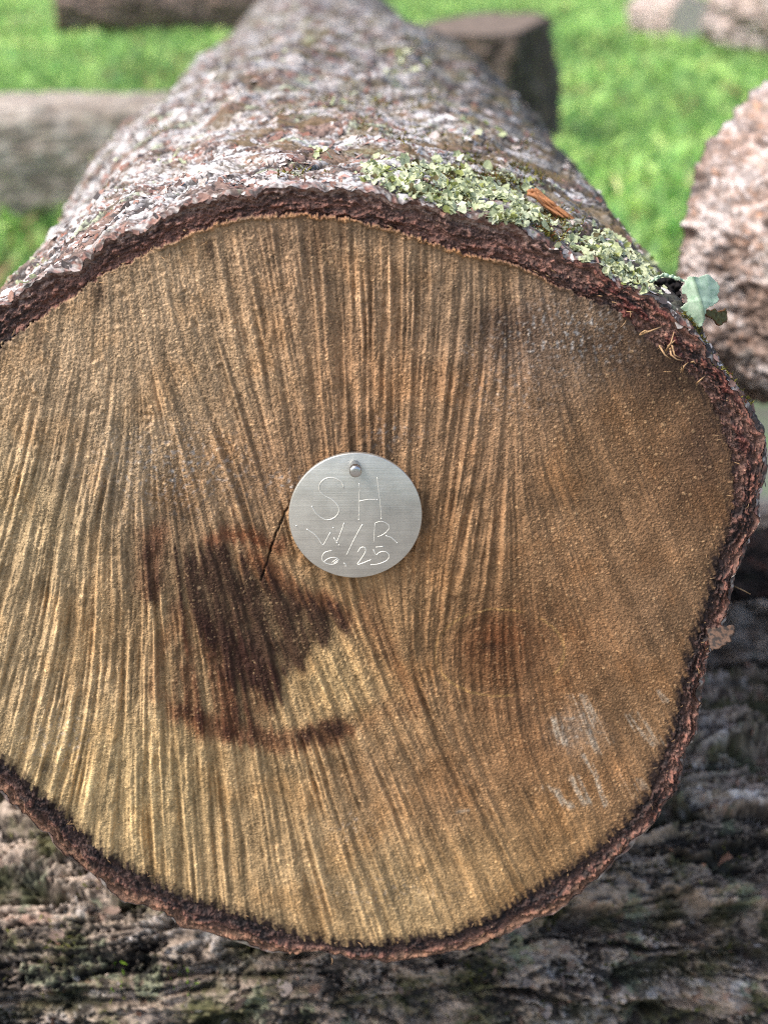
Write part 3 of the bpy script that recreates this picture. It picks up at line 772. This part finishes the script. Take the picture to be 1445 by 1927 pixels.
def tube(pts, r0, r1=None, n=6):
    pts = np.asarray(pts, float); m = len(pts); r1 = r0 if r1 is None else r1
    rr = np.linspace(r0, r1, m)
    d = np.gradient(pts, axis=0); d /= np.linalg.norm(d, axis=1, keepdims=True)+1e-12
    u = np.cross(d, [0.13, 0.21, 0.97]); u /= np.linalg.norm(u, axis=1, keepdims=True)+1e-12
    w_ = np.cross(d, u); a = np.linspace(0, 2*math.pi, n+1)[:-1]
    V = pts[:, None]+rr[:, None, None]*(u[:, None]*np.cos(a)[None, :, None]+w_[:, None]*np.sin(a)[None, :, None])
    q = grid_quads(m, n, True)
    V = np.concatenate([V.reshape(-1, 3), pts[:1], pts[-1:]])
    j = np.arange(n); j2 = (j+1) % n
    t = np.concatenate([np.stack([j2, j, np.full(n, m*n)], -1), np.stack([(m-1)*n+j, (m-1)*n+j2, np.full(n, m*n+1)], -1)])
    return V, q, t
def join(parts):
    V = []; Q = []; T = []; k = 0
    for v, q, t in parts:
        V.append(v); Q.append(q+k); T.append(t+k); k += len(v)
    return np.concatenate(V), [np.concatenate(Q), np.concatenate(T)]

def fibres():
    parts = []
    for pts in [[(1203, 630), (1225, 622), (1244, 615)], [(1252, 660), (1262, 645), (1267, 625)], [(1260, 655), (1262, 668), (1272, 676), (1286, 679)], [(1264, 650), (1268, 668), (1280, 674)],
                [(1283, 698), (1287, 688), (1294, 682)], [(1205, 628), (1213, 622), (1222, 624)], [(1310, 722), (1316, 716), (1325, 708)], [(1300, 682), (1304, 680), (1308, 684)], [(1240, 650), (1250, 668), (1262, 676)], [(1256, 652), (1270, 640)]]:
        P = [on_y(a, b, -0.002-0.002*math.sin(3.1*i/(len(pts)-1))) for i, (a, b) in enumerate(pts)]
        parts.append(tube(P, .00032, .00012, 5))
    parts.append(tube([on_y(1380, 1103, .012), on_y(1396, 1110, .010), on_y(1411, 1118, .012)], .00022, .0001, 5))
    for _ in range(90):
        i = rng.integers(len(WOOD)-8); a = np.array(WOOD[i])*1.0
        t = rng.random(); b = np.array(WOOD[i+1]); p = a*(1-t)+b*t+rng.standard_normal(2)*14+np.array([0, 0])
        d = rng.standard_normal(2)*7
        parts.append(tube([on_y(p[0], p[1], -.0002), on_y(p[0]+d[0]*.5+1.5, p[1]+d[1]*.5, -.0014), on_y(p[0]+d[0], p[1]+d[1], -.001-.002*rng.random())], .00012, .00006, 4))
    V, F = join(parts)
    o = adopt(mesh_np('wood_fibres', V, F, material('torn_fibre', .7, .3, scale=1500, color=lin((176, 142, 104)), bump=0), None), LOG)
    tag(o, 'torn pale fibres along the edge of the cut', kind='stuff')
fibres()

# ------------------------------------------------------------------ metal tag with nail
def brushed(name, base, rough, metallic=1.0):
    m = bpy.data.materials.new(name); m.use_nodes = True
    t = m.node_tree; p = t.nodes['Principled BSDF']
    p.inputs['Metallic'].default_value = metallic
    tc = t.nodes.new('ShaderNodeTexCoord'); mp = t.nodes.new('ShaderNodeMapping')
    mp.inputs['Scale'].default_value = (45, 45, 4200)
    n = t.nodes.new('ShaderNodeTexNoise'); n.inputs['Scale'].default_value = 1.0; n.inputs['Detail'].default_value = 5
    n.inputs['Roughness'].default_value = .7
    t.links.new(tc.outputs['Object'], mp.inputs['Vector']); t.links.new(mp.outputs['Vector'], n.inputs['Vector'])
    cr = t.nodes.new('ShaderNodeMix'); cr.data_type = 'RGBA'
    cr.inputs[6].default_value = tuple(base*.6)+(1,); cr.inputs[7].default_value = tuple(base*1.25)+(1,)
    t.links.new(n.outputs['Fac'], cr.inputs[0]); t.links.new(cr.outputs[2], p.inputs['Base Color'])
    mr = t.nodes.new('ShaderNodeMapRange'); mr.inputs['To Min'].default_value = rough-.1; mr.inputs['To Max'].default_value = rough+.12
    t.links.new(n.outputs['Fac'], mr.inputs['Value']); t.links.new(mr.outputs['Result'], p.inputs['Roughness'])
    # smudges and shallow dents
    sm = t.nodes.new('ShaderNodeTexNoise'); sm.inputs['Scale'].default_value = 160; sm.inputs['Detail'].default_value = 4
    t.links.new(tc.outputs['Object'], sm.inputs['Vector'])
    sr = t.nodes.new('ShaderNodeMapRange'); sr.inputs['From Min'].default_value = .35; sr.inputs['From Max'].default_value = .7
    sr.inputs['To Min'].default_value = 1.12; sr.inputs['To Max'].default_value = .9
    t.links.new(sm.outputs['Fac'], sr.inputs['Value'])
    mu = t.nodes.new('ShaderNodeVectorMath'); mu.operation = 'MULTIPLY'
    t.links.new(cr.outputs[2], mu.inputs[0]); t.links.new(sr.outputs['Result'], mu.inputs[1]); t.links.new(mu.outputs['Vector'], p.inputs['Base Color'])
    b0 = t.nodes.new('ShaderNodeBump'); b0.inputs['Strength'].default_value = .5; b0.inputs['Distance'].default_value = .0004
    t.links.new(sm.outputs['Fac'], b0.inputs['Height'])
    b = t.nodes.new('ShaderNodeBump'); b.inputs['Strength'].default_value = .25; b.inputs['Distance'].default_value = .0001
    t.links.new(b0.outputs['Normal'], b.inputs['Normal'])
    t.links.new(n.outputs['Fac'], b.inputs['Height']); t.links.new(b.outputs['Normal'], p.inputs['Normal'])
    return m

def lathe_y(prof, cx, cz, n=128):
    """profile of (radius, y) turned round an axis along y"""
    a = np.linspace(0, 2*math.pi, n+1)[:-1]
    V = np.concatenate([np.stack([cx+r*np.cos(a), np.full(n, y), cz+r*np.sin(a)], -1) for r, y in prof])
    m = len(prof)
    q = grid_quads(m, n, True)
    V = np.concatenate([V, [[cx, prof[0][1], cz]], [[cx, prof[-1][1], cz]]])
    j = np.arange(n); j2 = (j+1) % n
    t = np.concatenate([np.stack([j2, j, np.full(n, m*n)], -1), np.stack([(m-1)*n+j, (m-1)*n+j2, np.full(n, m*n+1)], -1)])
    return V, [q, t]

def metal_tag():
    yb, yf = -0.0016, -0.0032
    c = on_y(669, 972, yf); R = 0.0189
    root = empty('metal_tag', (float(c[0]), yb, float(c[2])))
    tag(root, 'round brushed aluminium tag with scratched letters, nailed to the brown sawn log end', 'tag')
    al = brushed('brushed_aluminium', np.array([.58, .565, .51]), .42, .75)
    V, F = lathe_y([(R-.0004, yb), (R, yb-.0002), (R, yf+.00025), (R-.0001, yf+.0001), (R-.0003, yf)], c[0], c[2], 160)
    adopt(mesh_np('disc', V, F, al), root)
    strokes = [[(595, 435), (575, 370), (500, 330), (430, 325), (370, 355), (335, 410), (335, 460), (385, 515), (460, 550), (520, 600), (550, 650), (545, 690), (505, 745), (460, 765), (410, 775), (340, 735), (290, 690), (262, 630)],
               [(750, 385), (765, 440), (750, 550), (755, 660), (750, 765)], [(755, 575), (840, 555), (945, 555)], [(945, 325), (960, 470), (980, 620), (988, 760)],
               [(205, 865), (270, 905), (325, 955), (375, 1045), (455, 900)], [(490, 955), (522, 1008), (560, 910), (600, 800)],
               [(790, 815), (730, 920), (670, 1040), (622, 1140)],
               [(920, 805), (915, 900), (910, 1000)], [(920, 803), (980, 780), (1040, 800), (1080, 840), (1050, 890), (990, 935), (945, 945)], [(1030, 935), (1090, 950), (1150, 1008)],
               [(470, 1092), (400, 1102), (365, 1150), (372, 1205), (430, 1235), (500, 1235), (545, 1200), (530, 1165), (470, 1160), (410, 1185), (385, 1215)], [(470, 1215), (535, 1170)], [(490, 1225), (545, 1185)],
               [(590, 1220), (612, 1228), (615, 1265)],
               [(738, 1110), (775, 1050), (822, 1055), (830, 1092), (790, 1160), (725, 1245), (800, 1220), (880, 1185)],
               [(1015, 1045), (930, 1056)], [(905, 1080), (930, 1145), (965, 1105), (1030, 1095), (1075, 1135), (1065, 1180), (1010, 1215), (940, 1235), (875, 1240)]]
    parts = []
    def zp(p): return on_y(540+p[0]/5.558, 840+p[1]/5.558, yf+.00002)
    for s_ in strokes:
        pts = np.array([zp(p) for p in s_])
        # smooth the polyline
        t0 = np.r_[0, np.cumsum(np.linalg.norm(np.diff(pts, axis=0), axis=1))]
        tt = np.linspace(0, t0[-1], max(6, int(t0[-1]/.0004)))
        P = np.stack([np.interp(tt, t0, pts[:, k]) for k in range(3)], -1)
        if len(P) > 8:
            Q = P.copy(); 
            for _ in range(3): Q[1:-1] = (Q[:-2]+2*Q[1:-1]+Q[2:])/4
            P = Q
        P[:, 0] += .00003*rng.standard_normal(len(P))
        wide = .00013+.00005*rng.random()
        v, q, t = tube(P, wide, wide, 6)
        v[:, 1] = yf+(v[:, 1]-yf)*.55
        parts.append((v, q, t))
    for p in [(262, 630), (945, 557), (543, 1032), (485, 850), (1150, 1008), (100, 830), (988, 755), (752, 765), (522, 1008)]:
        a = zp(p); v, q, t = tube([a+[0, .0001, 0], a-[0, .00018, 0]], .00026, .00016, 8); parts.append((v, q, t))
    V, F = join(parts)
    e = brushed('scratched_metal', np.array([.80, .77, .68]), .45, .5)
    o = adopt(mesh_np('engraved_lettering', V, F, e), root)
    o['label'] = 'scratched letters SH, W/R and the date 6,25'
    pc = on_y(669, 888, -.0095)
    V, F = lathe_y([(.0013, .010), (.0013, -.0072), (.0016, -.0073), (.00172, -.0077), (.00145, -.0080), (.00145, -.0083), (.00172, -.0086), (.00172, -.0092), (.0014, -.0096), (.0007, -.0097)], pc[0], pc[2], 40)
    st = brushed('nail_steel', np.array([.55, .54, .52]), .3, 1.0)
    o = adopt(mesh_np('nail', V, F, st), root)
metal_tag()

# a splinter of orange wood on top of the bark
def wood_chip():
    i = np.argmin((BU-1035)**2+(BW-408)**2+np.where(((_to*BN).sum(-1) > .05) & (BV < .1), 0, 1e9))
    p = BP.reshape(-1, 3)[i]; n = BN.reshape(-1, 3)[i]
    e0 = at_depth(985, 368, (p-CAM)@DIR); e1 = at_depth(1082, 440, (p-CAM)@DIR)
    e0 = p+(e0-e1)*.5; e1 = p-(e0-p)
    m = 26
    parts = []
    for k in range(16):
        t = np.linspace(0, 1, m)[:, None]
        off = rng.standard_normal(3)*np.array([.0006, .0009, .0004])
        w_ = np.stack([noise(t[:, 0]*4, np.full(m, k*3.1+a), 600+k)*.0009 for a in (0., 9., 18.)], -1)
        P = e0*(1-t)+e1*t+n*.0026+off+w_
        parts.append(tube(P[rng.integers(0, 11):m-rng.integers(0, 11)], .0006, .0003, 5))
    V, F = join(parts)
    root = mesh_np('wood_chip', V, F, material('orange_chip', .7, .3, scale=1200, color=lin((164, 112, 74)), bump=.4))
    tag(root, 'orange brown splinter of wood lying among the pale lichen on the log', 'wood chip')
wood_chip()

# ------------------------------------------------------------------ other logs
def log(name, label, a, b, r, pal, seed, nth=300, nv=300, size=7., stretch=2.5, amp=1.5, lump=.06, cut=(150, 125, 95), group=None, cat='log', dense=None, ends=True, dark=1.0, fis=1.0, grit=1.0, furrow=0.0, boxy=None):
    """a log between the end centres a and b; bark, and a sawn end as a part"""
    a = np.asarray(a, float); b = np.asarray(b, float)
    L = np.linalg.norm(b-a); ax = (b-a)/L
    u = np.cross(ax, [0, 0, 1.0]); u /= np.linalg.norm(u); w_ = np.cross(u, ax)
    th = np.linspace(0, 2*math.pi, nth+1)[:-1] if dense is None else np.concatenate([np.linspace(dense[0], dense[1], nth), np.linspace(dense[1], dense[0]+2*math.pi, 50)[1:-1]])
    vv = np.linspace(0, L, nv)
    T, Vv = np.meshgrid(th, vv)
    h, c = bark_field(T*r*1000, Vv*1000, seed, pal, size, stretch, amp, dark, fis, grit, furrow)
    R = r*(1+lump*noise(np.cos(T)*1.3+3, np.sin(T)*1.3+Vv/r*.5, seed+40)+lump*.5*noise(np.cos(T)*3+8, np.sin(T)*3+Vv/r*1.2, seed+41))+h
    if boxy: R = R*(np.abs(np.cos(T))**boxy+np.abs(np.sin(T))**boxy)**(-1/boxy)
    P = a+Vv[..., None]*ax+(R*np.cos(T))[..., None]*u+(R*np.sin(T))[..., None]*w_
    root = empty(name, tuple(float(x) for x in (a+b)/2))
    tag(root, label, cat, group)
    adopt(mesh_np('bark', P.reshape(-1, 3), grid_quads(nv, len(th), True)[:, ::-1], M_bark, None, c.reshape(-1, 3)), root)
    if ends:
        for e, row in ((a, 0), (b, nv-1)):
            rim = P[row]; k = np.linspace(1, 0, 24)[:, None, None]
            out = (-ax if row == 0 else ax)
            G = e+(rim[None]-e)*np.maximum(k, 1e-3)
            tt = np.broadcast_to(T[row][None], G.shape[:2])
            rr = np.broadcast_to(k[..., 0], tt.shape)*r*1000
            x_, y_ = rr*np.cos(tt), rr*np.sin(tt)
            hh = .0016*fbm(x_*.05, y_*.05, seed+50, 4)*(rr < r*990)
            G = G+out*(hh[..., None]+.0006)
            cc = np.broadcast_to(lin(cut), G.shape)*(1+.35*fbm(x_*.03, y_*.03, seed+51, 4)+.12*np.sin(rr/4))[..., None]
            cc = mixc(cc, pal['dark'], sstep(r*900, r*970, rr)*.8)
            q = grid_quads(24, len(th), True)
            o = adopt(mesh_np('sawn_end', G.reshape(-1, 3), q if row == 0 else q[:, ::-1], M_wood, None, cc.reshape(-1, 3)), root)
    return root, P, c

PAL_LOW = dict(base=lin((166, 148, 132)), base2=lin((134, 120, 102)), pale=lin((194, 186, 180)), pale_t=.14, lichen=lin((120, 126, 100)), lichen_t=.3, rust=lin((134, 104, 88)), moss=lin((70, 72, 36)), moss_t=.02, dark=lin((32, 28, 25)))
PAL_PINK = dict(base=lin((172, 146, 131)), base2=lin((150, 132, 122)), pale=lin((218, 206, 200)), pale_t=-.1, lichen=lin((190, 180, 170)), lichen_t=.4, rust=lin((188, 138, 104)), moss=lin((150, 130, 70)), moss_t=.5, dark=lin((92, 78, 70)))
PAL_GREY = dict(base=lin((150, 138, 126)), base2=lin((136, 122, 110)), pale=lin((184, 174, 164)), pale_t=.0, lichen=lin((160, 160, 140)), lichen_t=.45, rust=lin((140, 110, 90)), moss=lin((110, 110, 60)), moss_t=.5, dark=lin((70, 62, 54)))
PAL_BROWN = dict(base=lin((172, 142, 128)), base2=lin((146, 124, 112)), pale=lin((164, 146, 138)), pale_t=.15, lichen=lin((120, 116, 98)), lichen_t=.5, rust=lin((140, 92, 66)), moss=lin((90, 86, 50)), moss_t=.5, dark=lin((54, 46, 42)))
PAL_PALE = dict(PAL_PINK, base=lin((204, 182, 172)), base2=lin((176, 158, 150)), pale=lin((224, 212, 206)), dark=lin((120, 104, 94)))
PAL_STUMP = dict(PAL_BROWN, base=lin((116, 100, 88)), base2=lin((98, 86, 76)), pale=lin((134, 116, 106)))
PAL_DARK = dict(base=lin((74, 58, 52)), base2=lin((60, 50, 46)), pale=lin((100, 90, 84)), pale_t=.3, lichen=lin((84, 88, 66)), lichen_t=.5, rust=lin((90, 52, 42)), moss=lin((70, 68, 36)), moss_t=.3, dark=lin((30, 26, 24)))

zlow = on_y(700, 1804)[2]+.002
rl = 0.108
low, LP_, _c = log('support_log', 'dark furrowed mossy log lying crosswise at the bottom, under the tagged log', (-.62, .085, zlow-rl), (.62, .205, zlow-rl+.006), rl, PAL_LOW, 700, 760, 1500,
          size=9., stretch=3.0, amp=1.5, lump=.06, fis=.25, grit=2.2, furrow=1., dense=(-.45*math.pi, .95*math.pi))
LPn = vertex_normals(LP_)
c_ = at_depth(1437, 465, .80)
log('neighbour_log', 'pinkish rough-barked log at the right edge of the picture, next to the tagged log', c_, c_+np.array([.40, -.40, .02]), .081, PAL_PINK, 800, 420, 420, size=7., stretch=1.5, amp=.8, lump=.08, grit=2., dark=.8, cut=(190, 165, 150))
d0 = at_depth(1330, 1075, .80); d1 = at_depth(1640, 1045, .84)
log('branch', 'dark reddish branch poking out behind the right side of the tagged log', d0, d1, .018, PAL_DARK, 820, 160, 200, size=6., amp=1.0)
g0 = np.array([.10, .44, .078]); g1 = np.array([.95, .50, .078])
log('fallen_log', 'grey log lying on the ground behind the dark mossy support log, at right', g0, g1, .078, PAL_GREY, 840, 260, 300, size=9., amp=1.2)
PAL_PLANK = dict(PAL_GREY, base=lin((176, 162, 148)), base2=lin((156, 142, 128)), pale=lin((196, 186, 174)))
e = on_ground(0, 440)
log('mossy_log', 'weathered grey flat-topped log lying on the grass at the left, beside the tagged log', (e[0]-.35, e[1]+.10, .108), (e[0]+.42, e[1]+.20, .106), .108, PAL_PLANK, 860, 300, 260, size=12., stretch=7., amp=.5, dark=.6, cut=(120, 100, 80), boxy=5.)
e = on_ground(930, 285)
log('tree_stump', 'dark upright stump with a paler brown top on the grass behind the tagged log', (e[0]-.025, e[1]+.12, .280), (e[0], e[1]+.15, -.01), .148, PAL_STUMP, 880, 260, 220, size=12., stretch=3., amp=1.2, cut=(112, 98, 86), cat='stump', boxy=3.2, lump=.12, grit=4.)
e = on_ground(90, 72)
log('distant_log', 'reddish brown log lying far back on the grass at the upper left', (e[0]+.02, e[1]+.15, .15), (e[0]+1.15, e[1]+.35, .15), .15, PAL_BROWN, 900, 200, 220, size=14., stretch=3., amp=1.6, lump=.12)
e = on_ground(1262, 80)
log('pale_log', 'pale weathered log far back on the grass, left of two at the upper right', (e[0]-.06, e[1]+.3, .11), (e[0]+.06, e[1]-.05, .11), .105, PAL_PALE, 920, 200, 160, size=14., stretch=2., amp=2.0, lump=.28, cut=(205, 190, 178))
e = on_ground(1395, 108)
log('pale_log', 'pale pinkish log far back on the grass, right of two at the upper right', (e[0]-.04, e[1]+.25, .15), (e[0]+.42, e[1]-.15, .15), .15, PAL_PALE, 940, 200, 160, size=14., stretch=2., amp=2.0, lump=.25, cut=(212, 196, 186))

def low_details():
    U, W = project(LP_)
    m = (U > -80) & (U < 1520) & (W > 1100) & (W < 2000)
    f = ((LPn*(LP_-CAM)).sum(-1))
    nn = LPn*np.where(f > 0, -1, 1)[..., None]
    ok = np.nonzero(m.ravel())[0]
    i = rng.choice(ok, 1300)
    pos = LP_.reshape(-1, 3)[i]; nor = nn.reshape(-1, 3)[i]
    pal = np.stack([lin(x) for x in [(150, 136, 126), (128, 108, 96), (100, 84, 72), (150, 112, 92), (168, 164, 160), (70, 62, 54)]])
    k = rng.choice(len(pal), len(i), p=[.16, .26, .26, .12, .06, .14])
    V, F, C = flakes(pos, nor, .001+.003*rng.random(len(i))**2, pal[k], 7, .1, .2, .04, .35, .06)
    o = adopt(mesh_np('bark_flakes', V, F, M_flake, None, C, False), low); tag(o, 'loose flakes of dark bark', kind='stuff')
    wgt = sstep(.1, .45, fbm(U/70, W/40, 730, 3))*m
    cs = np.cumsum(wgt.ravel()); i = np.searchsorted(cs/cs[-1], rng.random(6000))
    for a_, b_, n_ in ((219, 1840, 20), (345, 1842, 22)):
        dd = (U-a_)**2+(W-b_)**2*.5+np.where(f < 0, 0, 1e9); i = np.r_[i, np.argsort(dd.ravel())[:160][rng.integers(0, 160, n_)]]
    pos = LP_.reshape(-1, 3)[i]; nor = nn.reshape(-1, 3)[i]
    ln = .0008+.0018*rng.random(len(i)); kk = rng.random(len(i))
    c = np.where((kk < .75)[:, None], lin((74, 76, 34)), lin((112, 112, 58)))
    u_ = U.ravel()[i]; w_ = W.ravel()[i]
    br = np.arange(len(i)) >= 6000
    c[br] = lin((120, 150, 50))
    V, F, C = blades(pos, nor, ln, ln*.1+.0001, c, .7)
    o = adopt(mesh_np('moss', V, F, M_moss, None, C), low); tag(o, 'dark green moss in the bark furrows', kind='stuff')
low_details()
